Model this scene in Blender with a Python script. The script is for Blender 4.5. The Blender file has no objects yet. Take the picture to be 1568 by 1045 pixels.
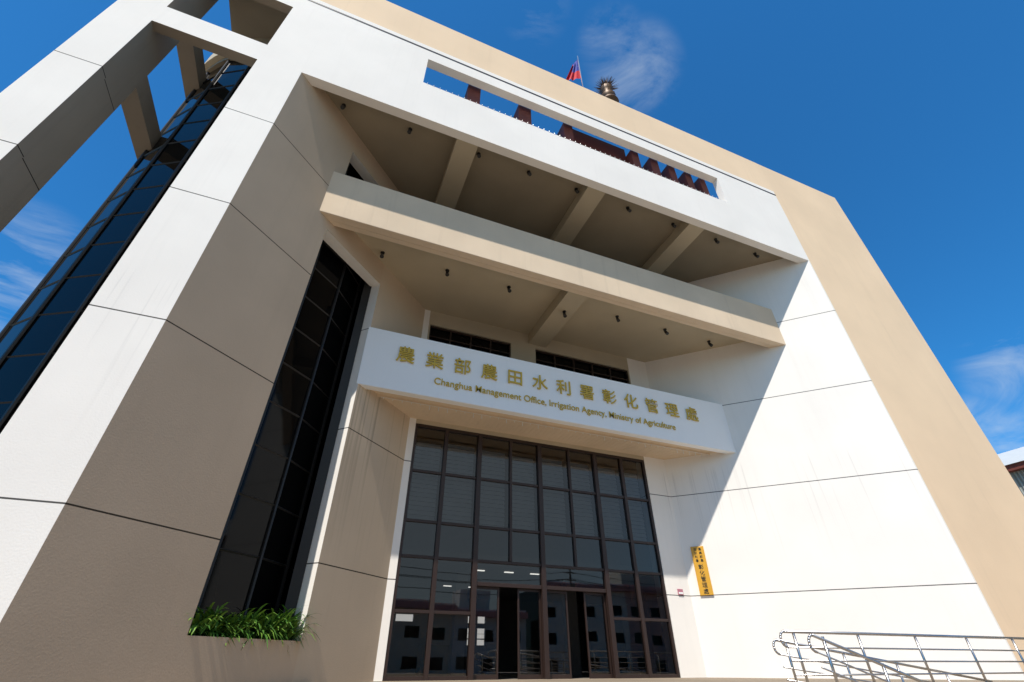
import bpy, bmesh, math, random
from mathutils import Vector, Matrix
random.seed(7)
R=math.radians
scene=bpy.context.scene
try:
    scene.view_settings.view_transform='Standard'; scene.view_settings.look='None'; scene.view_settings.exposure=0
except Exception: pass

# ---------------- materials ----------------
def newmat(name):
    m=bpy.data.materials.new(name); m.use_nodes=True
    nt=m.node_tree; return m,nt,nt.nodes['Principled BSDF']
GROOVES=[2.18,6.03,9.9,13.75]
def paint(name,col,grooves=False,var=0.08,streak=0.12,rough=0.8,bump=0.15,drips=None):
    m,nt,b=newmat(name); N=nt.nodes; L=nt.links
    tc=N.new('ShaderNodeTexCoord')
    n1=N.new('ShaderNodeTexNoise'); n1.inputs['Scale'].default_value=0.45; n1.inputs['Detail'].default_value=6
    L.new(tc.outputs['Object'],n1.inputs['Vector'])
    mp=N.new('ShaderNodeMapping'); mp.inputs['Scale'].default_value=(3.2,3.2,0.16)
    L.new(tc.outputs['Object'],mp.inputs['Vector'])
    n2=N.new('ShaderNodeTexNoise'); n2.inputs['Scale'].default_value=1.0; n2.inputs['Detail'].default_value=5; n2.inputs['Roughness'].default_value=0.6
    L.new(mp.outputs[0],n2.inputs['Vector'])
    r1=N.new('ShaderNodeMapRange'); r1.inputs[1].default_value=0.3; r1.inputs[2].default_value=0.7
    r1.inputs[3].default_value=1-var; r1.inputs[4].default_value=1+var*0.4; L.new(n1.outputs['Fac'],r1.inputs[0])
    r2=N.new('ShaderNodeMapRange'); r2.inputs[1].default_value=0.56; r2.inputs[2].default_value=0.8
    r2.inputs[3].default_value=1.0; r2.inputs[4].default_value=1-streak; L.new(n2.outputs['Fac'],r2.inputs[0])
    mu=N.new('ShaderNodeMath'); mu.operation='MULTIPLY'; L.new(r1.outputs[0],mu.inputs[0]); L.new(r2.outputs[0],mu.inputs[1])
    fac=mu.outputs[0]
    sx=N.new('ShaderNodeSeparateXYZ'); L.new(tc.outputs['Object'],sx.inputs[0])
    if drips:
        z1,z2,amt=drips
        mp2=N.new('ShaderNodeMapping'); mp2.inputs['Scale'].default_value=(9,9,0.12); L.new(tc.outputs['Object'],mp2.inputs['Vector'])
        n4=N.new('ShaderNodeTexNoise'); n4.inputs['Scale'].default_value=1.0; n4.inputs['Detail'].default_value=3; L.new(mp2.outputs[0],n4.inputs['Vector'])
        r4=N.new('ShaderNodeMapRange'); r4.inputs[1].default_value=0.58; r4.inputs[2].default_value=0.72; L.new(n4.outputs['Fac'],r4.inputs[0])
        r5=N.new('ShaderNodeMapRange'); r5.inputs[1].default_value=z1; r5.inputs[2].default_value=z2; r5.inputs[3].default_value=0; r5.inputs[4].default_value=amt; L.new(sx.outputs['Z'],r5.inputs[0])
        r6=N.new('ShaderNodeMapRange'); r6.inputs[1].default_value=z2; r6.inputs[2].default_value=z2+0.4; r6.inputs[3].default_value=1; r6.inputs[4].default_value=0.1; L.new(sx.outputs['Z'],r6.inputs[0])
        m5=N.new('ShaderNodeMath'); m5.operation='MULTIPLY'; L.new(r4.outputs[0],m5.inputs[0]); L.new(r5.outputs[0],m5.inputs[1])
        m6=N.new('ShaderNodeMath'); m6.operation='MULTIPLY'; L.new(m5.outputs[0],m6.inputs[0]); L.new(r6.outputs[0],m6.inputs[1])
        m7=N.new('ShaderNodeMath'); m7.operation='SUBTRACT'; m7.inputs[0].default_value=1; L.new(m6.outputs[0],m7.inputs[1])
        m8=N.new('ShaderNodeMath'); m8.operation='MULTIPLY'; L.new(fac,m8.inputs[0]); L.new(m7.outputs[0],m8.inputs[1]); fac=m8.outputs[0]
    if grooves:
        for g in GROOVES:
            c=N.new('ShaderNodeMath'); c.operation='COMPARE'; c.inputs[1].default_value=g; c.inputs[2].default_value=0.015
            L.new(sx.outputs['Z'],c.inputs[0])
            k=N.new('ShaderNodeMath'); k.operation='MULTIPLY_ADD'; k.inputs[1].default_value=-0.9; k.inputs[2].default_value=1
            L.new(c.outputs[0],k.inputs[0])
            q=N.new('ShaderNodeMath'); q.operation='MULTIPLY'; L.new(fac,q.inputs[0]); L.new(k.outputs[0],q.inputs[1]); fac=q.outputs[0]
    vm=N.new('ShaderNodeVectorMath'); vm.operation='SCALE'; vm.inputs[0].default_value=col; L.new(fac,vm.inputs['Scale'])
    L.new(vm.outputs[0],b.inputs['Base Color'])
    b.inputs['Roughness'].default_value=rough; b.inputs['Specular IOR Level'].default_value=0.15
    n3=N.new('ShaderNodeTexNoise'); n3.inputs['Scale'].default_value=28; n3.inputs['Detail'].default_value=4; L.new(tc.outputs['Object'],n3.inputs['Vector'])
    bp=N.new('ShaderNodeBump'); bp.inputs['Strength'].default_value=bump; bp.inputs['Distance'].default_value=0.02
    L.new(n3.outputs['Fac'],bp.inputs['Height']); L.new(bp.outputs[0],b.inputs['Normal'])
    return m
def simple(name,col,rough=0.5,metal=0.0,ior=1.5):
    m,nt,b=newmat(name); N=nt.nodes; L=nt.links
    n=N.new('ShaderNodeTexNoise'); n.inputs['Scale'].default_value=3; n.inputs['Detail'].default_value=4
    tc=N.new('ShaderNodeTexCoord'); L.new(tc.outputs['Object'],n.inputs['Vector'])
    r=N.new('ShaderNodeMapRange'); r.inputs[3].default_value=0.85; r.inputs[4].default_value=1.12; L.new(n.outputs['Fac'],r.inputs[0])
    vm=N.new('ShaderNodeVectorMath'); vm.operation='SCALE'; vm.inputs[0].default_value=col; L.new(r.outputs[0],vm.inputs['Scale'])
    L.new(vm.outputs[0],b.inputs['Base Color'])
    b.inputs['Roughness'].default_value=rough; b.inputs['Metallic'].default_value=metal; b.inputs['IOR'].default_value=ior
    return m
M_white=paint('white_wall_paint',(0.93,0.89,0.825),True,0.05,0.04,drips=(3.0,6.8,0.18))
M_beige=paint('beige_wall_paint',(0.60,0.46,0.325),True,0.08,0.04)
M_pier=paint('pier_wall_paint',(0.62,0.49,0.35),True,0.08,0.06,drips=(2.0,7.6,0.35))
M_beigeplain=paint('beige_plain_paint',(0.88,0.675,0.46),False,0.06,0.05)
M_balcony=paint('balcony_paint',(0.78,0.63,0.46),False,0.10,0.10)
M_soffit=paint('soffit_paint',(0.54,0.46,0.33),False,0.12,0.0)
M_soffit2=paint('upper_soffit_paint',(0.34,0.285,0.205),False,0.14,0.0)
M_shadeside=paint('shaded_side_tone',(0.30,0.25,0.19),True,0.10,0.10)  # white paint with shade baked into the colour, for sides away from the sun
M_fascia=paint('fascia_paint',(0.95,0.96,0.955),False,0.02,0.03)
M_frame=simple('window_frame_metal',(0.035,0.02,0.016),0.4)
M_black=simple('black_metal',(0.015,0.014,0.013),0.5)
M_steel=simple('stainless_steel',(0.62,0.6,0.58),0.25,1.0)
M_gold=simple('gold_letter',(0.62,0.42,0.05),0.4,0.15)
M_red=simple('red_brown_wood',(0.20,0.05,0.035),0.7)
M_conc=paint('paving_concrete',(0.29,0.235,0.175),False,0.15,0.0)
M_dark=simple('interior_wall',(0.16,0.145,0.13),0.8)
M_soil=simple('soil',(0.05,0.035,0.02),0.95)
M_blind=simple('roller_blind',(0.62,0.64,0.65),0.9)
M_tglass,nt,b=newmat('dark_tower_glass'); b.inputs['Base Color'].default_value=(0.004,0.004,0.004,1); b.inputs['Roughness'].default_value=0.04; b.inputs['IOR'].default_value=1.22
M_lamp,nt,b=newmat('ceiling_lamp_panel'); b.inputs['Emission Color'].default_value=(1,0.97,0.9,1); b.inputs['Emission Strength'].default_value=1.6
M_glass=bpy.data.materials.new('tinted_glass'); M_glass.use_nodes=True; nt=M_glass.node_tree; nt.nodes.clear()
o=nt.nodes.new('ShaderNodeOutputMaterial'); mx=nt.nodes.new('ShaderNodeMixShader'); tr=nt.nodes.new('ShaderNodeBsdfTransparent'); tr.inputs[0].default_value=(0.52,0.53,0.53,1)
gl=nt.nodes.new('ShaderNodeBsdfGlossy'); gl.inputs['Roughness'].default_value=0.01; gl.inputs[0].default_value=(0.85,0.82,0.78,1)
fr=nt.nodes.new('ShaderNodeFresnel'); fr.inputs[0].default_value=2.0
tcg=nt.nodes.new('ShaderNodeTexCoord'); ng=nt.nodes.new('ShaderNodeTexNoise'); ng.inputs['Scale'].default_value=0.6; nt.links.new(tcg.outputs['Object'],ng.inputs['Vector'])
bg=nt.nodes.new('ShaderNodeBump'); bg.inputs['Strength'].default_value=0.02; bg.inputs['Distance'].default_value=0.1; nt.links.new(ng.outputs['Fac'],bg.inputs['Height']); nt.links.new(bg.outputs[0],gl.inputs['Normal'])
nt.links.new(fr.outputs[0],mx.inputs[0]); nt.links.new(tr.outputs[0],mx.inputs[1]); nt.links.new(gl.outputs[0],mx.inputs[2]); nt.links.new(mx.outputs[0],o.inputs[0])

# ---------------- helpers ----------------
def empty(name):
    e=bpy.data.objects.new(name,None); scene.collection.objects.link(e); return e
def finish(bm,name,mats,parent=None,smooth=False,bevel=0,recalc=True):
    if recalc: bmesh.ops.recalc_face_normals(bm,faces=bm.faces)
    me=bpy.data.meshes.new(name); bm.to_mesh(me); bm.free()
    if not isinstance(mats,(list,tuple)): mats=[mats]
    for m in mats: me.materials.append(m)
    ob=bpy.data.objects.new(name,me); scene.collection.objects.link(ob)
    if parent: ob.parent=parent
    if smooth:
        for p in me.polygons: p.use_smooth=True
    if bevel:
        md=ob.modifiers.new('b','BEVEL'); md.width=bevel; md.segments=2; md.limit_method='ANGLE'
    return ob
def addprism(bm,pts,z0,z1,mi=0):
    b0=[bm.verts.new((x,y,z0)) for x,y in pts]; t0=[bm.verts.new((x,y,z1)) for x,y in pts]
    n=len(pts); fs=[bm.faces.new(b0),bm.faces.new(t0)]
    for i in range(n): fs.append(bm.faces.new((b0[i],b0[(i+1)%n],t0[(i+1)%n],t0[i])))
    for f in fs: f.material_index=mi
    return fs
def addbox(bm,x0,x1,y0,y1,z0,z1,mi=0): return addprism(bm,[(x0,y0),(x1,y0),(x1,y1),(x0,y1)],z0,z1,mi)
def prism(name,pts,z0,z1,mat,parent=None,bevel=0):
    bm=bmesh.new(); addprism(bm,pts,z0,z1); return finish(bm,name,mat,parent,bevel=bevel)
def box(name,x0,x1,y0,y1,z0,z1,mat,parent=None,bevel=0):
    return prism(name,[(x0,y0),(x1,y0),(x1,y1),(x0,y1)],z0,z1,mat,parent,bevel)
def wallgrid(name,xs,zs,solid,y0,y1,mat,parent):
    bm=bmesh.new(); V={}
    def v(i,j):
        if (i,j) not in V: V[(i,j)]=bm.verts.new((xs[i],y0,zs[j]))
        return V[(i,j)]
    for i in range(len(xs)-1):
        for j in range(len(zs)-1):
            if solid((xs[i]+xs[i+1])/2,(zs[j]+zs[j+1])/2):
                bm.faces.new((v(i,j),v(i+1,j),v(i+1,j+1),v(i,j+1)))
    r=bmesh.ops.extrude_face_region(bm,geom=list(bm.faces))
    vs=[g for g in r['geom'] if isinstance(g,bmesh.types.BMVert)]
    bmesh.ops.translate(bm,verts=vs,vec=(0,y1-y0,0))
    return finish(bm,name,mat,parent)
def addtube(bm,p,q,r,seg=8,r2=None,mi=0):
    p=Vector(p);q=Vector(q);d=q-p
    rot=d.to_track_quat('Z','Y').to_matrix().to_4x4()
    res=bmesh.ops.create_cone(bm,cap_ends=True,segments=seg,radius1=r,radius2=r if r2 is None else r2,depth=d.length,matrix=Matrix.Translation((p+q)/2)@rot)

GZ=-1.7; FZ=-0.4
# ---------------- ground ----------------
bm=bmesh.new(); s=900
bm.faces.new([bm.verts.new(p) for p in ((-s,-s,GZ),(s,-s,GZ),(s,s,GZ),(-s,s,GZ))]); finish(bm,'ground',M_conc)
M_asph=simple('asphalt',(0.05,0.05,0.05),0.9)
bm=bmesh.new(); z=GZ+0.004
bm.faces.new([bm.verts.new(p) for p in ((-200,-24,z),(200,-24,z),(200,-14,z),(-200,-14,z))]); finish(bm,'road',M_asph)

# ---------------- office building ----------------
B=empty('office_building')
def painted(name,pts,z0,z1,shade_sides=False,splay=None):
    bm=bmesh.new(); addprism(bm,pts,z0,z1); bmesh.ops.recalc_face_normals(bm,faces=bm.faces)
    for f in bm.faces:
        f.normal_update(); n=f.normal
        f.material_index=1 if (n.x>0.5 and n.y<-0.5) else (2 if shade_sides and (n.x>0.9 or abs(n.z)>0.9) else 0)  # right-facing and horizontal faces take the baked-in shade tone
    return finish(bm,name,[M_white,splay or M_beige,M_shadeside],B)
xs=[-9.47,-8.38,-5.3,-3.94,0.12,16.1,20.68]; zs=[GZ,16.85,17.05,17.95,19.55,21.3,21.6,22.75]
def sol(x,z):
    if x<-8.38: return True
    if x<-5.3: return 16.85<z<17.95 or z>21.3
    if z<17.05: return False
    if 0.12<x<16.1 and 19.55<z<21.6: return False
    return True
fac=wallgrid('facade_frame',xs,zs,sol,10.0,10.35,[M_white,M_shadeside],B)
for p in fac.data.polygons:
    if (p.normal.x>0.9 and p.center.x<-5) or (p.normal.z<-0.9 and p.center.x<-5): p.material_index=1  # shade painted on the corner frame's right-facing sides and undersides
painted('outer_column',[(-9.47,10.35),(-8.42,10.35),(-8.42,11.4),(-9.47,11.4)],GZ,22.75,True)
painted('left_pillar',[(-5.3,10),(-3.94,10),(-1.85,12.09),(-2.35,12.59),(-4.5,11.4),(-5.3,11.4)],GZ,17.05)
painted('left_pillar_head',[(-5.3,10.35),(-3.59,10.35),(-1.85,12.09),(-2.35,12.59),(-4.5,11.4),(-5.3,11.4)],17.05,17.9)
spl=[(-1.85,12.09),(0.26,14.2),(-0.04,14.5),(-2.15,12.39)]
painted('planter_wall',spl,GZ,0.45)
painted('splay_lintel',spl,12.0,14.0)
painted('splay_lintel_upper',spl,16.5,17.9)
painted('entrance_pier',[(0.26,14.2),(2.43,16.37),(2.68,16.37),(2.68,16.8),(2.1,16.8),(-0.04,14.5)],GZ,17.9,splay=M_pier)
box('tower_closing_wall',-0.30,-0.02,14.45,17.2,GZ,17.9,M_black,B)
prism('right_splay_wall',[(20.6,10),(20.68,10),(20.68,17),(13.1,17),(13.1,16.37),(14.23,16.37)],GZ,17.05,M_white,B)
prism('right_splay_head',[(20.25,10.35),(20.68,10.35),(20.68,17),(13.1,17),(13.1,16.37),(14.23,16.37)],17.05,17.9,M_white,B)
box('beige_side_wall',20.68,27.6,10.12,26,GZ,25.7,M_beigeplain,B,0.02)
box('beige_parapet',-9.47,20.68,10.12,10.5,22.88,25.7,M_beigeplain,B)
box('shadow_gap',-9.4,20.66,10.2,10.4,22.75,22.88,M_black,B)
box('facade_reveal_line',-9.47,20.68,9.985,9.998,22.35,22.44,M_frame,B)
prism('balcony_parapet',[(-2.3,11.75),(18.95,11.75),(18.65,12.05),(-2.0,12.05)],12.42,14.6,M_balcony,B,0.015)
prism('balcony_edge_beam',[(-2.0,12.05),(18.65,12.05),(18.45,12.25),(-1.8,12.25)],12.42,13.5,M_balcony,B)
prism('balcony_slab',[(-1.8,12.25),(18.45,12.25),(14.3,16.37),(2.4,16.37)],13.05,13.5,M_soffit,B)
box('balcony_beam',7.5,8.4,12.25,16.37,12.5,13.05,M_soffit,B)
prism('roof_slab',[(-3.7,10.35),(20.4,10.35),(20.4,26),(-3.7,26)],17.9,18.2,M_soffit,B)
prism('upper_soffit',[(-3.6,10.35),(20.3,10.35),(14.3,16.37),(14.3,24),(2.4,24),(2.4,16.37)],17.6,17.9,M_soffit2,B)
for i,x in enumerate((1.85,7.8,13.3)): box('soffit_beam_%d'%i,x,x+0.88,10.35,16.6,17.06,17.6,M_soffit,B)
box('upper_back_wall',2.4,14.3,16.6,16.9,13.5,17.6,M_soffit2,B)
wallgrid('back_wall',[2.68,2.75,6.6,7.85,13.05,13.1],[7.55,10.3,12.3,13.05],
   lambda x,z: not(10.3<z<12.3 and (2.75<x<6.6 or 7.85<x<13.05)),16.37,16.7,M_soffit,B)
bm=bmesh.new()
for a,b_ in ((2.75,6.6),(7.85,13.05)):
    addbox(bm,a,b_,16.45,16.52,12.22,12.3); addbox(bm,a,b_,16.45,16.52,11.72,11.77); addbox(bm,a,b_,16.45,16.52,10.3,10.38)
    n=4 if b_<7 else 5
    for k in range(n+1):
        x=a+(b_-a-0.06)*k/n; addbox(bm,x,x+0.06,16.44,16.53,10.38,12.22)
finish(bm,'ribbon_window_frame',M_frame,B)
box('ribbon_window_glass',2.75,13.05,16.56,16.58,10.3,12.3,M_tglass,B)
# curtain wall entrance
bm=bmesh.new()
y0,y1=16.40,16.54
addbox(bm,2.68,2.78,y0,y1,FZ,7.55); addbox(bm,13.0,13.1,y0,y1,FZ,7.55)
for x in (5.30,7.88,10.50): addbox(bm,x-0.085,x+0.085,y0-0.03,y1,FZ,7.45)
addbox(bm,3.94-0.07,3.94+0.07,y0-0.01,y1,FZ,7.45); addbox(bm,11.85-0.07,11.85+0.07,y0-0.01,y1,FZ,7.45)
for x in (6.62,9.24): addbox(bm,x-0.05,x+0.05,y0,y1,2.95,7.45)
addbox(bm,2.78,13.0,y0-0.012,y1,7.45,7.55)
allx=[2.78,3.94,5.30,6.62,7.88,9.24,10.5,11.85,13.0]
for z in (5.75,4.02,2.90):
    addbox(bm,2.78,13.0,y0+0.015,y1-0.01,z-0.045,z+0.045)
for a,b_ in ((2.78,5.3),(10.5,13.0)):
    addbox(bm,a,b_,y0+0.015,y1-0.01,1.29,1.38); addbox(bm,a,b_,y0+0.015,y1-0.01,FZ,FZ+0.1)
addbox(bm,5.30,10.5,y0+0.017,y1-0.01,2.14,2.26)
finish(bm,'entrance_mullions',M_frame,B,bevel=0.006)
def pane(bm,xa,xb,y,za,zb):
    tx=random.uniform(-0.0025,0.0025); tz=random.uniform(-0.0025,0.0025)
    bm.faces.new([bm.verts.new(p) for p in ((xa,y-tx-tz,za),(xb,y+tx-tz,za),(xb,y+tx+tz,zb),(xa,y-tx+tz,zb))])
bm=bmesh.new()
for a,b_ in ((2.78,3.94),(3.94,5.3),(10.5,11.85),(11.85,13.0)):
    pane(bm,a,b_,16.48,FZ,1.33); pane(bm,a,b_,16.48,1.33,2.9)
pane(bm,5.3,7.88,16.48,2.2,2.9); pane(bm,7.88,10.5,16.48,2.2,2.9)
for i in range(8):
    for (za,zb) in ((2.9,4.02),(4.02,5.75),(5.75,7.5)): pane(bm,allx[i],allx[i+1],16.48,za,zb)
finish(bm,'entrance_glass',M_glass,B,recalc=False)
bm=bmesh.new(); bg_=bmesh.new()
for a,b_ in ((5.39,7.80),(7.97,10.41)):
    w=(b_-a)/2
    for s0 in (a,b_-w*0.72):
        e0,e1=s0,s0+w*0.72
        addbox(bm,e0,e0+0.06,16.56,16.61,FZ,2.14); addbox(bm,e1-0.06,e1,16.56,16.61,FZ,2.14)
        addbox(bm,e0+0.06,e1-0.06,16.56,16.61,2.06,2.14); addbox(bm,e0+0.06,e1-0.06,16.56,16.61,FZ,FZ+0.12)
        pane(bg_,e0+0.06,e1-0.06,16.585,FZ+0.12,2.06)
finish(bm,'sliding_door_frames',M_frame,B); finish(bg_,'sliding_door_glass',M_glass,B,recalc=False)
bm=bmesh.new()
for i in range(8):
    a,b_=allx[i]+0.1,allx[i+1]-0.1
    z=random.choice((4.05,4.1,4.1,4.15))
    while z<6.95:
        v=[bm.verts.new(p) for p in ((a,16.80,z),(b_,16.80,z),(b_,16.84,z+0.155),(a,16.84,z+0.155))]; bm.faces.new(v); z+=0.158
finish(bm,'window_blinds',M_blind,B)
# lobby
box('lobby_floor',2.68,20,16.6,30,FZ-0.3,FZ-0.002,M_dark,B)
box('lobby_ceiling',2.3,20,16.95,30,7.6,7.8,M_dark,B)
box('lobby_wall_west',2.1,2.3,16.8,30,FZ,7.6,M_dark,B)
box('lobby_wall_east',20,20.2,17.0,30,FZ,7.6,M_dark,B)
wallgrid('lobby_wall_rear',[2.3,5.2,6.2,9.4,9.9,10.0,10.5,12.5,13.5,20],[FZ,0.7,1.15,1.2,1.7,1.95,2.3,7.6],
    lambda x,z: not ((9.4<x<9.9 or 10.0<x<10.5) and (0.7<z<1.15 or 1.2<z<1.7 or 1.95<z<2.3)) and not (5.2<x<6.2 and 1.95<z<2.3),30,30.2,M_dark,B)
box('lobby_mezzanine',2.3,20,19,30,3.2,3.6,M_dark,B)
box('reception_desk',5.5,8.5,24,25,FZ,0.7,M_frame,B)
for x in (6.0,11.2,15.0): box('lobby_column',x,x+0.5,21,21.5,FZ,3.2,M_dark,B)
bm=bmesh.new()
for x in (6.5,7.8,9):
    for y in (20,25): addbox(bm,x,x+0.4,y,y+0.1,3.16,3.19)
finish(bm,'lobby_lamps',M_lamp,B)
box('bright_backdrop_wall',-10,40,46,46.3,GZ,7,M_white)  # added white backdrop, brightens the view through the lobby's rear windows
# canopy slab behind sign
box('canopy_slab',0.6,15.9,14.5,16.37,7.72,7.95,M_balcony,B)
bm=bmesh.new(); x=1.6
while x<14.4:
    addbox(bm,x,x+0.02,15.0,16.36,7.711,7.72); x+=0.2
finish(bm,'canopy_ribs',M_balcony,B)
box('canopy_drip_edge',0.9,15.6,14.92,14.98,7.64,7.72,M_balcony,B)
box('entrance_platform',-4.5,30,6.6,16.9,GZ,FZ,M_conc,B)
bm=bmesh.new()
for i in range(7): addbox(bm,-4.5,8.5,6.6-0.32*(i+1),6.6-0.32*i,GZ,FZ-0.17*(i+1))
finish(bm,'front_steps',M_conc,B)
# glass stair tower
cx,cy,TR=-4.9,16.9,4.75; NS=24
pts=[(cx+TR*math.cos(2*math.pi*(i+0.5)/NS),cy+TR*math.sin(2*math.pi*(i+0.5)/NS)) for i in range(NS)]
prism('stair_tower_glass',pts,GZ,21.2,M_tglass,B)
bm=bmesh.new()
for (x,y) in pts:
    d=Vector((x-cx,y-cy,0)).normalized()
    addtube(bm,(x+d.x*0.02,y+d.y*0.02,GZ),(x+d.x*0.02,y+d.y*0.02,21.2),0.05,6)
z=0.9
while z<21:
    for i in range(NS):
        p=pts[i];q=pts[(i+1)%NS]; addtube(bm,(p[0],p[1],z),(q[0],q[1],z),0.03,4)
    z+=1.28
finish(bm,'stair_tower_mullions',M_black,B)
def ring(name,r0,r1,z0,z1,mat,n=64):
    bm=bmesh.new(); vs=[]
    for i in range(n):
        a=2*math.pi*i/n; c_,s_=math.cos(a),math.sin(a)
        vs.append([bm.verts.new((cx+r*c_,cy+r*s_,z)) for r,z in ((r0,z0),(r1,z0),(r1,z1),(r0,z1))])
    for i in range(n):
        A=vs[i];C=vs[(i+1)%n]
        for k in range(4): bm.faces.new((A[k],A[(k+1)%4],C[(k+1)%4],C[k]))
    return finish(bm,name,mat,B)
ring('tower_ring_beam',4.7,5.05,21.5,22.6,M_soffit)
ring('tower_roof',0.01,4.85,21.2,21.6,M_soffit2)
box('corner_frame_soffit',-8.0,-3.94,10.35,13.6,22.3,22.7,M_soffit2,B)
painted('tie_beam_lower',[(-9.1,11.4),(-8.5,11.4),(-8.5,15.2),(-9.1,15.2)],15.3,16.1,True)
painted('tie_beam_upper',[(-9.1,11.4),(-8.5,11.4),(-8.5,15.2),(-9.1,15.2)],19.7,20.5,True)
bm=bmesh.new()
for x,w_ in ((2.1,0.6),(4.6,0.65),(7.0,0.5),(10.92,0.45),(12.1,0.5),(13.25,0.45),(14.35,0.45),(15.35,0.4)): addbox(bm,x,x+w_,10.5,14.5,20.2,21.9)
addbox(bm,7.52,10.9,10.9,14.0,20.9,22.5)
finish(bm,'roof_pergola',M_red,B)

# ---------------- text ----------------
def text(name,body,size,mat,loc,rot,parent,extrude=0.03,align='CENTER',off=0.0):
    cu=bpy.data.curves.new(name,'FONT'); cu.body=body; cu.size=size; cu.extrude=extrude; cu.align_x=align; cu.align_y='CENTER'; cu.offset=off
    ob=bpy.data.objects.new(name+'_tmp',cu); scene.collection.objects.link(ob)
    bpy.context.view_layer.update()
    dg=bpy.context.evaluated_depsgraph_get()
    me=bpy.data.meshes.new_from_object(ob.evaluated_get(dg)); me.name=name
    bpy.data.objects.remove(ob)
    me.materials.clear(); me.materials.append(mat)
    o2=bpy.data.objects.new(name,me); scene.collection.objects.link(o2)
    o2.location=loc; o2.rotation_euler=rot; o2.parent=parent
    return o2
S=empty('building_name_sign')
prism('sign_board',[(0.2,14.2),(16.4,14.2),(16.15,14.5),(0.55,14.5)],7.6,9.95,M_fascia,S,0.012)
for i,ch in enumerate('農業部農田水利署彰化管理處'):
    text('character_%d'%i,ch,0.70,M_gold,(1.65+1.058*i,14.16,9.02),(R(90),0,0),S,0.018,off=0.003)
t=text('english_line','Changhua Management Office, Irrigation Agency, Ministry of Agriculture',0.38,M_gold,(8.02,14.175,8.24),(R(90),0,0),S,0.01,off=0.002)
bpy.context.view_layer.update(); w=t.dimensions.x
if w>0: t.scale=(10.5/w,1,1)
M_bulb=simple('bulb_white',(0.8,0.8,0.78),0.3)
bm=bmesh.new()
for k in range(44):
    x=1.2+k*0.33; addtube(bm,(x,14.88,7.60),(x,14.88,7.60-random.choice((0.06,0.06,0.07,0.16))),0.012,5)
addtube(bm,(1.1,14.88,7.61),(15.5,14.88,7.61),0.008,5)
for k in range(60):
    x=0.3+k*0.265; addtube(bm,(x,9.985,19.56),(x,9.985,19.60),0.014,5)
finish(bm,'string_lights',M_bulb)
# wall plaque
M_plaque=simple('yellow_plaque',(0.72,0.38,0.03),0.4)
P=empty('wall_plaque_sign')
P.location=Vector((14.66,15.94,3.06)); P.rotation_euler=(0,0,R(-45))
box('plaque_board',-0.25,0.25,-0.07,-0.01,-0.88,0.88,M_plaque,P,0.01)
for i,ch in enumerate('彰化管理處'): text('big_char_%d'%i,ch,0.20,M_black,(0,-0.075,0.10-0.215*i),(R(90),0,0),P,0.004)
for i,ch in enumerate('農業部農'): text('small_a_%d'%i,ch,0.11,M_black,(0.09,-0.075,0.76-0.14*i),(R(90),0,0),P,0.004)
for i,ch in enumerate('田水利署'): text('small_b_%d'%i,ch,0.11,M_black,(-0.09,-0.075,0.76-0.14*i),(R(90),0,0),P,0.004)
A=empty('address_plate')
box('plate',13.62,13.86,16.33,16.365,2.2,2.4,simple('pink_plate',(0.5,0.2,0.25),0.5),A)
box('plate_white_strip',13.64,13.84,16.322,16.328,2.23,2.29,M_fascia,A)

# ---------------- ceiling spotlights ----------------
def spot(x,y,zt):
    bm=bmesh.new(); ax=random.uniform(-0.03,0.03); ay=random.uniform(-0.11,-0.06)
    addtube(bm,(x,y,zt),(x,y,zt-0.04),0.08,12)
    addtube(bm,(x,y,zt-0.04),(x,y,zt-0.13),0.02,6)
    addtube(bm,(x,y+0.02,zt-0.11),(x+ax,y+ay,zt-0.31),0.06,12,0.08)
    finish(bm,'ceiling_spotlight',M_black)
for x in (-2.52,0.05,2.95,5.25,7.6,10.35,12.95,15.6,18.2): spot(x,11.0,17.6)
for x in (0.09,2.68,5.36,10.71,13.37,16.0): spot(x,13.55,13.05)
spot(7.95,13.55,12.5)

# ---------------- handrail ----------------
def rail(name,p0,p1,h,nposts):
    bm=bmesh.new(); p0=Vector(p0);p1=Vector(p1)
    for k in range(nposts):
        p=p0.lerp(p1,k/(nposts-1)); addtube(bm,p,p+Vector((0,0,h-0.02)),0.025,10)
        addtube(bm,p,p+Vector((0,0,0.02)),0.06,12)
    for f,r in ((1.0,0.028),(0.72,0.016),(0.48,0.016),(0.24,0.016)):
        addtube(bm,p0+Vector((-0.25,0,h*f)),p1+Vector((0,0,h*f)),r,10)
    c=p0+Vector((-0.25,0,h*0.86)); prev=None
    for k in range(9):
        a=math.pi/2+math.pi*k/8; q=c+Vector((math.cos(a)*h*0.14,0,math.sin(a)*h*0.14))
        if prev is not None: addtube(bm,prev,q,0.022,8)
        prev=q
    return finish(bm,name,M_steel,None,True)
rail('ramp_handrail',(9.35,8.0,FZ),(20.5,8.0,FZ),0.93,7)
rail('ramp_handrail',(10.2,9.0,FZ-0.1),(17.0,9.0,FZ-0.9),0.93,5)
rail('stair_handrail',(9.0,7.1,FZ-0.1),(13.0,7.1,FZ-1.3),0.93,4)

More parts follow.
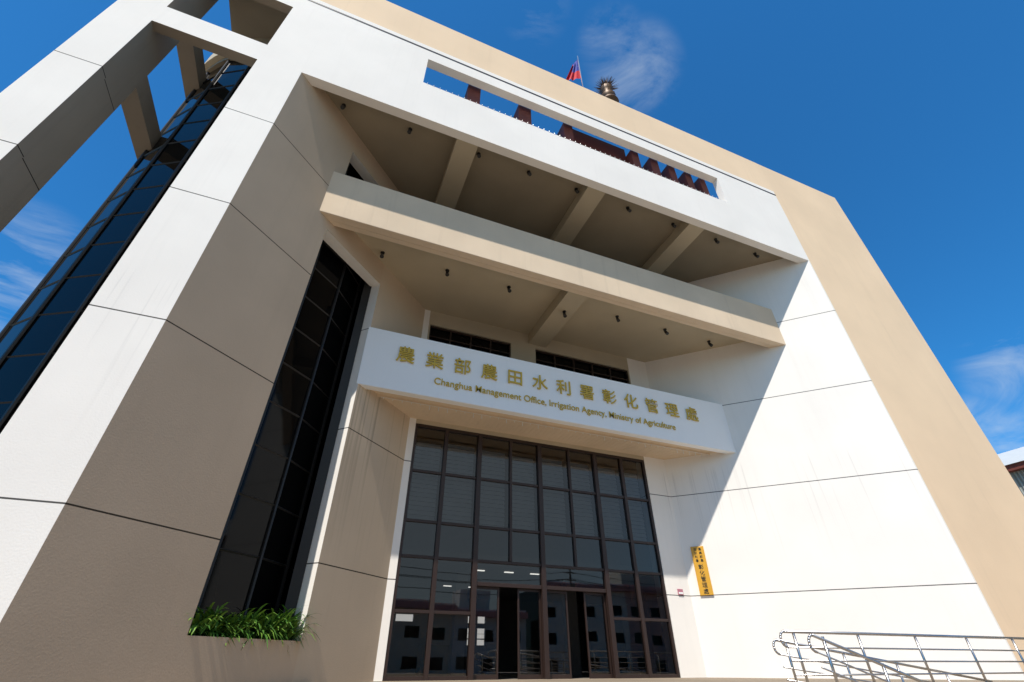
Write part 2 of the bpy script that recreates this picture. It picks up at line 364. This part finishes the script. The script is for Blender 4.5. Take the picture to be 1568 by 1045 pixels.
# ---------------- planter shrub ----------------
M_leaf=simple('leaf',(0.07,0.18,0.025),0.45); M_leaf2=simple('leaf_light',(0.16,0.30,0.04),0.45)
prism('planter_soil',[(-2.12,12.42),(-0.07,14.47),(-0.5,14.9),(-2.55,12.85)],GZ,0.3,M_soil,B)
bm=bmesh.new()
for k in range(1000):
    t_=random.random(); dd=random.uniform(0.0,0.5)
    hb=0.45+0.3*abs(math.sin(t_*9))*random.random()
    base=Vector((-1.8+2.0*t_,12.2+2.0*t_,hb))+Vector((-0.707,0.707,0))*(0.12+dd*0.6)
    az=random.uniform(0,2*math.pi); L_=random.uniform(0.3,0.7)*(1.35 if t_>0.6 else 0.95); up=random.uniform(0.4,1.5)
    d=Vector((math.cos(az),math.sin(az),0)); side=Vector((-d.y,d.x,0))
    wv=random.uniform(0.02,0.05); prev=None; mi=random.random()<0.5
    for q in range(5):
        u=q/4; p=base+d*L_*u*0.8+Vector((0,0,L_*(up*u-0.8*u*u)))
        ww=wv*(1-u)*(0.4+2*u)+0.002
        a_=bm.verts.new(p-side*ww); b2=bm.verts.new(p+side*ww)
        if prev:
            f=bm.faces.new((prev[0],prev[1],b2,a_)); f.material_index=int(mi)
        prev=(a_,b2)
finish(bm,'planter_shrub',[M_leaf,M_leaf2])

# ---------------- roof flag + ornament ----------------
F=empty('national_flag')
bm=bmesh.new(); addtube(bm,(8.75,10.7,25.0),(8.75,10.7,31.0),0.04,8); finish(bm,'flagpole',M_steel,F)
M_flag,nt,b=newmat('flag_cloth'); N=nt.nodes;L=nt.links
tc=N.new('ShaderNodeTexCoord'); sx=N.new('ShaderNodeSeparateXYZ'); L.new(tc.outputs['UV'],sx.inputs[0])
g1=N.new('ShaderNodeMath'); g1.operation='LESS_THAN'; g1.inputs[1].default_value=0.7; L.new(sx.outputs['X'],g1.inputs[0])
g2=N.new('ShaderNodeMath'); g2.operation='GREATER_THAN'; g2.inputs[1].default_value=0.4; L.new(sx.outputs['Y'],g2.inputs[0])
g3=N.new('ShaderNodeMath'); g3.operation='MULTIPLY'; L.new(g1.outputs[0],g3.inputs[0]); L.new(g2.outputs[0],g3.inputs[1])
mc=N.new('ShaderNodeMix'); mc.data_type='RGBA'; mc.inputs[6].default_value=(0.65,0.01,0.02,1); mc.inputs[7].default_value=(0.03,0.05,0.35,1); L.new(g3.outputs[0],mc.inputs[0]); L.new(mc.outputs[2],b.inputs['Base Color']); b.inputs['Roughness'].default_value=0.8
bm=bmesh.new(); uvl=bm.loops.layers.uv.new('uv'); nx,nz=14,12; gv={}
for i in range(nx+1):
    for j in range(nz+1):
        u=i/nx; v_=j/nz
        x=8.72-u*(1.15-0.65*v_); zz=30.6-(1-v_)*2.4-u*1.3
        y=10.7+0.14*math.sin(u*16+v_*2)*u
        gv[i,j]=(bm.verts.new((x,y,zz)),(u,v_))
for i in range(nx):
    for j in range(nz):
        q=[gv[i,j],gv[i+1,j],gv[i+1,j+1],gv[i,j+1]]
        f=bm.faces.new([a[0] for a in q])
        for lp,a in zip(f.loops,q): lp[uvl].uv=a[1]
finish(bm,'flag_cloth',M_flag,F,True)
O=empty('roof_finial_ornament')
M_brown=simple('bronze_finial',(0.13,0.07,0.03),0.5,0.3)
bm=bmesh.new(); prof=[(0.0,25.0),(0.3,25.0),(0.3,26.9),(0.55,27.0),(0.5,27.2),(0.25,27.4),(0.35,27.6),(0.45,27.8),(0.3,28.05),(0.2,28.15),(0.35,28.4),(0.4,28.7),(0.25,29.0),(0.0,29.1)]
prev=None
for r_,z_ in prof:
    cur=[bm.verts.new((10.65+r_*math.cos(a*math.pi/8),10.9+r_*math.sin(a*math.pi/8),z_)) for a in range(16)]
    if prev:
        for k in range(16): bm.faces.new((prev[k],prev[(k+1)%16],cur[(k+1)%16],cur[k]))
    prev=cur
finish(bm,'finial_body',M_brown,O,True)
bm=bmesh.new()
for k in range(200):
    a=random.uniform(0,2*math.pi); e=random.uniform(-0.3,1.4)
    d=Vector((math.cos(a)*math.cos(e),math.sin(a)*math.cos(e),math.sin(e)))
    c=Vector((10.65,10.9,28.8)); addtube(bm,c+d*0.25,c+d*random.uniform(0.6,0.8),0.022,4,0.004)
finish(bm,'finial_spikes',M_brown,O)

# ---------------- neighbours ----------------
W=empty('warehouse')
M_corr,nt,b=newmat('corrugated_metal'); N=nt.nodes;L=nt.links
tc=N.new('ShaderNodeTexCoord'); wv=N.new('ShaderNodeTexWave'); wv.bands_direction='Y'; wv.inputs['Scale'].default_value=1.6; L.new(tc.outputs['Object'],wv.inputs['Vector'])
cr=N.new('ShaderNodeMapRange'); cr.inputs[3].default_value=0.5; cr.inputs[4].default_value=1.0; L.new(wv.outputs['Fac'],cr.inputs[0])
vm=N.new('ShaderNodeVectorMath'); vm.operation='SCALE'; vm.inputs[0].default_value=(0.45,0.47,0.42); L.new(cr.outputs[0],vm.inputs['Scale']); L.new(vm.outputs[0],b.inputs['Base Color'])
bp=N.new('ShaderNodeBump'); bp.inputs['Distance'].default_value=0.05; L.new(wv.outputs['Fac'],bp.inputs['Height']); L.new(bp.outputs[0],b.inputs['Normal']); b.inputs['Roughness'].default_value=0.6
box('warehouse_walls',40,62,-5,40,GZ,9.9,M_corr,W)
box('warehouse_eave',39.6,62.4,-5.4,40.4,9.9,10.25,M_red,W)
bm=bmesh.new()
v=[bm.verts.new(p) for p in ((39.5,-5.5,10.26),(62.5,-5.5,10.26),(51,-5.5,14.2),(39.5,40.5,10.26),(62.5,40.5,10.26),(51,40.5,14.2))]
for f in ((0,1,2),(3,4,5),(0,2,5,3),(1,2,5,4),(0,1,4,3)): bm.faces.new([v[i] for i in f])
finish(bm,'warehouse_roof',simple('metal_roof',(0.6,0.62,0.6),0.5),W)
M_tw=[paint('townhouse_%d'%i,c,False,0.1,0.15) for i,c in enumerate(((0.7,0.68,0.65),(0.55,0.36,0.34),(0.68,0.6,0.5),(0.6,0.6,0.62)))]
M_pink=simple('pink_parapet',(0.55,0.25,0.24),0.8)
x=-60; k=0
while x<70:
    w_=random.uniform(8,14); h_=random.choice((6.2,6.6,9.4,9.8))
    T=empty('townhouse'); yb=-34
    xs_=[x]; n=int(w_//3); cell=w_/n
    for i in range(n): xs_+= [x+cell*i+0.8,x+cell*(i+1)-0.8]
    xs_.append(x+w_); zs_=[GZ]; fl=int((h_)//3)
    for j in range(fl): zs_+=[GZ+3.1*j+1.0,GZ+3.1*j+2.3]
    zs_.append(GZ+h_+1.6)
    win=set((i,j) for i in range(1,len(xs_)-1,2) for j in range(1,len(zs_)-1,2))
    def so(xx,zz,xs_=xs_,zs_=zs_,win=win):
        i=max(a for a in range(len(xs_)-1) if xs_[a]<=xx); j=max(a for a in range(len(zs_)-1) if zs_[a]<=zz)
        return (i,j) not in win
    wallgrid('street_wall',xs_,zs_,so,yb,yb-0.3,M_tw[k%4],T)
    box('house_body',x,x+w_,yb-12,yb-0.31,GZ,GZ+h_+1.2,M_tglass,T)
    box('roof_parapet',x+0.05,x+w_-0.05,yb+0.02,yb+0.9,GZ+h_+0.6,GZ+h_+1.3,M_pink,T)
    if k%2:
        box('rooftop_room',x+1,x+w_*0.6,yb-6,yb-2,GZ+h_+1.2,GZ+h_+4.0,M_tw[(k+1)%4],T)
    x+=w_+random.choice((0,0,3)); k+=1
def upole(x):
    bm=bmesh.new(); y=-22
    addtube(bm,(x,y,GZ),(x,y,9.5),0.17,10,0.11); addtube(bm,(x-0.9,y,9.0),(x+0.9,y,9.0),0.06,6); addtube(bm,(x-0.7,y,8.2),(x+0.7,y,8.2),0.06,6)
    addtube(bm,(x+0.35,y,6.9),(x+0.35,y,7.8),0.25,12)
    finish(bm,'utility_pole',M_dark)
for x in (-26,2,30): upole(x)
bm=bmesh.new()
for y,z in ((-22.0,9.1),(-21.6,8.3),(-22.4,8.3),(-22,7.2)):
    for a in (-54,-26,2,30):
        pr=None
        for q in range(9):
            u=q/8; p=Vector((a+28*u,y,z-0.9*4*u*(1-u)))
            if pr is not None: addtube(bm,pr,p,0.03,4)
            pr=p
finish(bm,'overhead_wires',M_black)

# ---------------- light ----------------
sd=Vector((-0.90,-1.0,2.08)).normalized()
sun=bpy.data.lights.new('sun','SUN'); sun.energy=5.0; sun.angle=R(0.5); sun.color=(1.0,0.935,0.85)
so_=bpy.data.objects.new('sun',sun); scene.collection.objects.link(so_); so_.rotation_euler=sd.to_track_quat('Z','Y').to_euler()
wd=bpy.data.worlds.new('World'); scene.world=wd; wd.use_nodes=True; nt=wd.node_tree; N=nt.nodes; L=nt.links; N.clear()
out=N.new('ShaderNodeOutputWorld'); bgd=N.new('ShaderNodeBackground'); bgd.inputs[1].default_value=0.115
sk=N.new('ShaderNodeTexSky'); sk.sky_type='NISHITA'; sk.sun_disc=False; sk.sun_elevation=math.asin(sd.z); sk.sun_rotation=math.atan2(sd.x,sd.y)%(2*math.pi)
sk.air_density=1.0; sk.dust_density=0.3; sk.ozone_density=3.0
hs=N.new('ShaderNodeVectorMath'); hs.operation='MULTIPLY'; hs.inputs[1].default_value=(0.26,1.03,1.52); L.new(sk.outputs[0],hs.inputs[0])
tc=N.new('ShaderNodeTexCoord')
nv=N.new('ShaderNodeVectorMath'); nv.operation='NORMALIZE'; L.new(tc.outputs['Generated'],nv.inputs[0])
mp=N.new('ShaderNodeMapping'); mp.inputs['Scale'].default_value=(3,7,12); mp.inputs['Rotation'].default_value=(0.3,0.5,0.4); L.new(nv.outputs[0],mp.inputs[0])
nn=N.new('ShaderNodeTexNoise'); nn.inputs['Scale'].default_value=1.0; nn.inputs['Detail'].default_value=9; nn.inputs['Roughness'].default_value=0.62; nn.inputs['Distortion'].default_value=0.7; L.new(mp.outputs[0],nn.inputs['Vector'])
rn=N.new('ShaderNodeMapRange'); rn.inputs[1].default_value=0.44; rn.inputs[2].default_value=0.8; L.new(nn.outputs['Fac'],rn.inputs[0])
def spotmask(lst):
    acc=None
    for az,el,rad,amp in lst:
        d=(math.sin(R(az))*math.cos(R(el)),math.cos(R(az))*math.cos(R(el)),math.sin(R(el)))
        dp=N.new('ShaderNodeVectorMath'); dp.operation='DOT_PRODUCT'; dp.inputs[1].default_value=d; L.new(nv.outputs[0],dp.inputs[0])
        mr=N.new('ShaderNodeMapRange'); mr.interpolation_type='SMOOTHSTEP'; mr.inputs[1].default_value=math.cos(R(rad)); mr.inputs[2].default_value=math.cos(R(rad*0.15)); mr.inputs[4].default_value=amp; L.new(dp.outputs['Value'],mr.inputs[0])
        if acc is None: acc=mr.outputs[0]
        else:
            mxx=N.new('ShaderNodeMath'); mxx.operation='MAXIMUM'; L.new(acc,mxx.inputs[0]); L.new(mr.outputs[0],mxx.inputs[1]); acc=mxx.outputs[0]
    return acc
hz=N.new('ShaderNodeMix'); hz.data_type='RGBA'; hz.inputs[7].default_value=(3.4,3.9,4.2,1); L.new(spotmask([(175,18,55,0.9)]),hz.inputs[0]); L.new(hs.outputs[0],hz.inputs[6])
acc=spotmask([(51,62.5,5.5,0.5),(48,66,4,0.35),(29.4,71,4,0.25),(-34,29,6,0.95),(-36,24.5,5,0.95),(75,20.5,5,0.6),(70,16.5,4,0.6),(-37,12,9,0.7)])
mm=N.new('ShaderNodeMath'); mm.operation='MULTIPLY'; L.new(acc,mm.inputs[0]); L.new(rn.outputs[0],mm.inputs[1])
mix=N.new('ShaderNodeMix'); mix.data_type='RGBA'; mix.inputs[7].default_value=(6.0,6.7,7.3,1); L.new(mm.outputs[0],mix.inputs[0]); L.new(hz.outputs[2],mix.inputs[6])
L.new(mix.outputs[2],bgd.inputs[0]); L.new(bgd.outputs[0],out.inputs[0])

# ---------------- camera ----------------
cam=bpy.data.cameras.new('camera'); co=bpy.data.objects.new('camera',cam); scene.collection.objects.link(co)
cam.sensor_width=36; cam.lens=36*703/1568; cam.clip_end=3000; cam.clip_start=0.05
co.location=(0,0,0); co.rotation_euler=(R(90+35.12),0,R(-22.1)); scene.camera=co
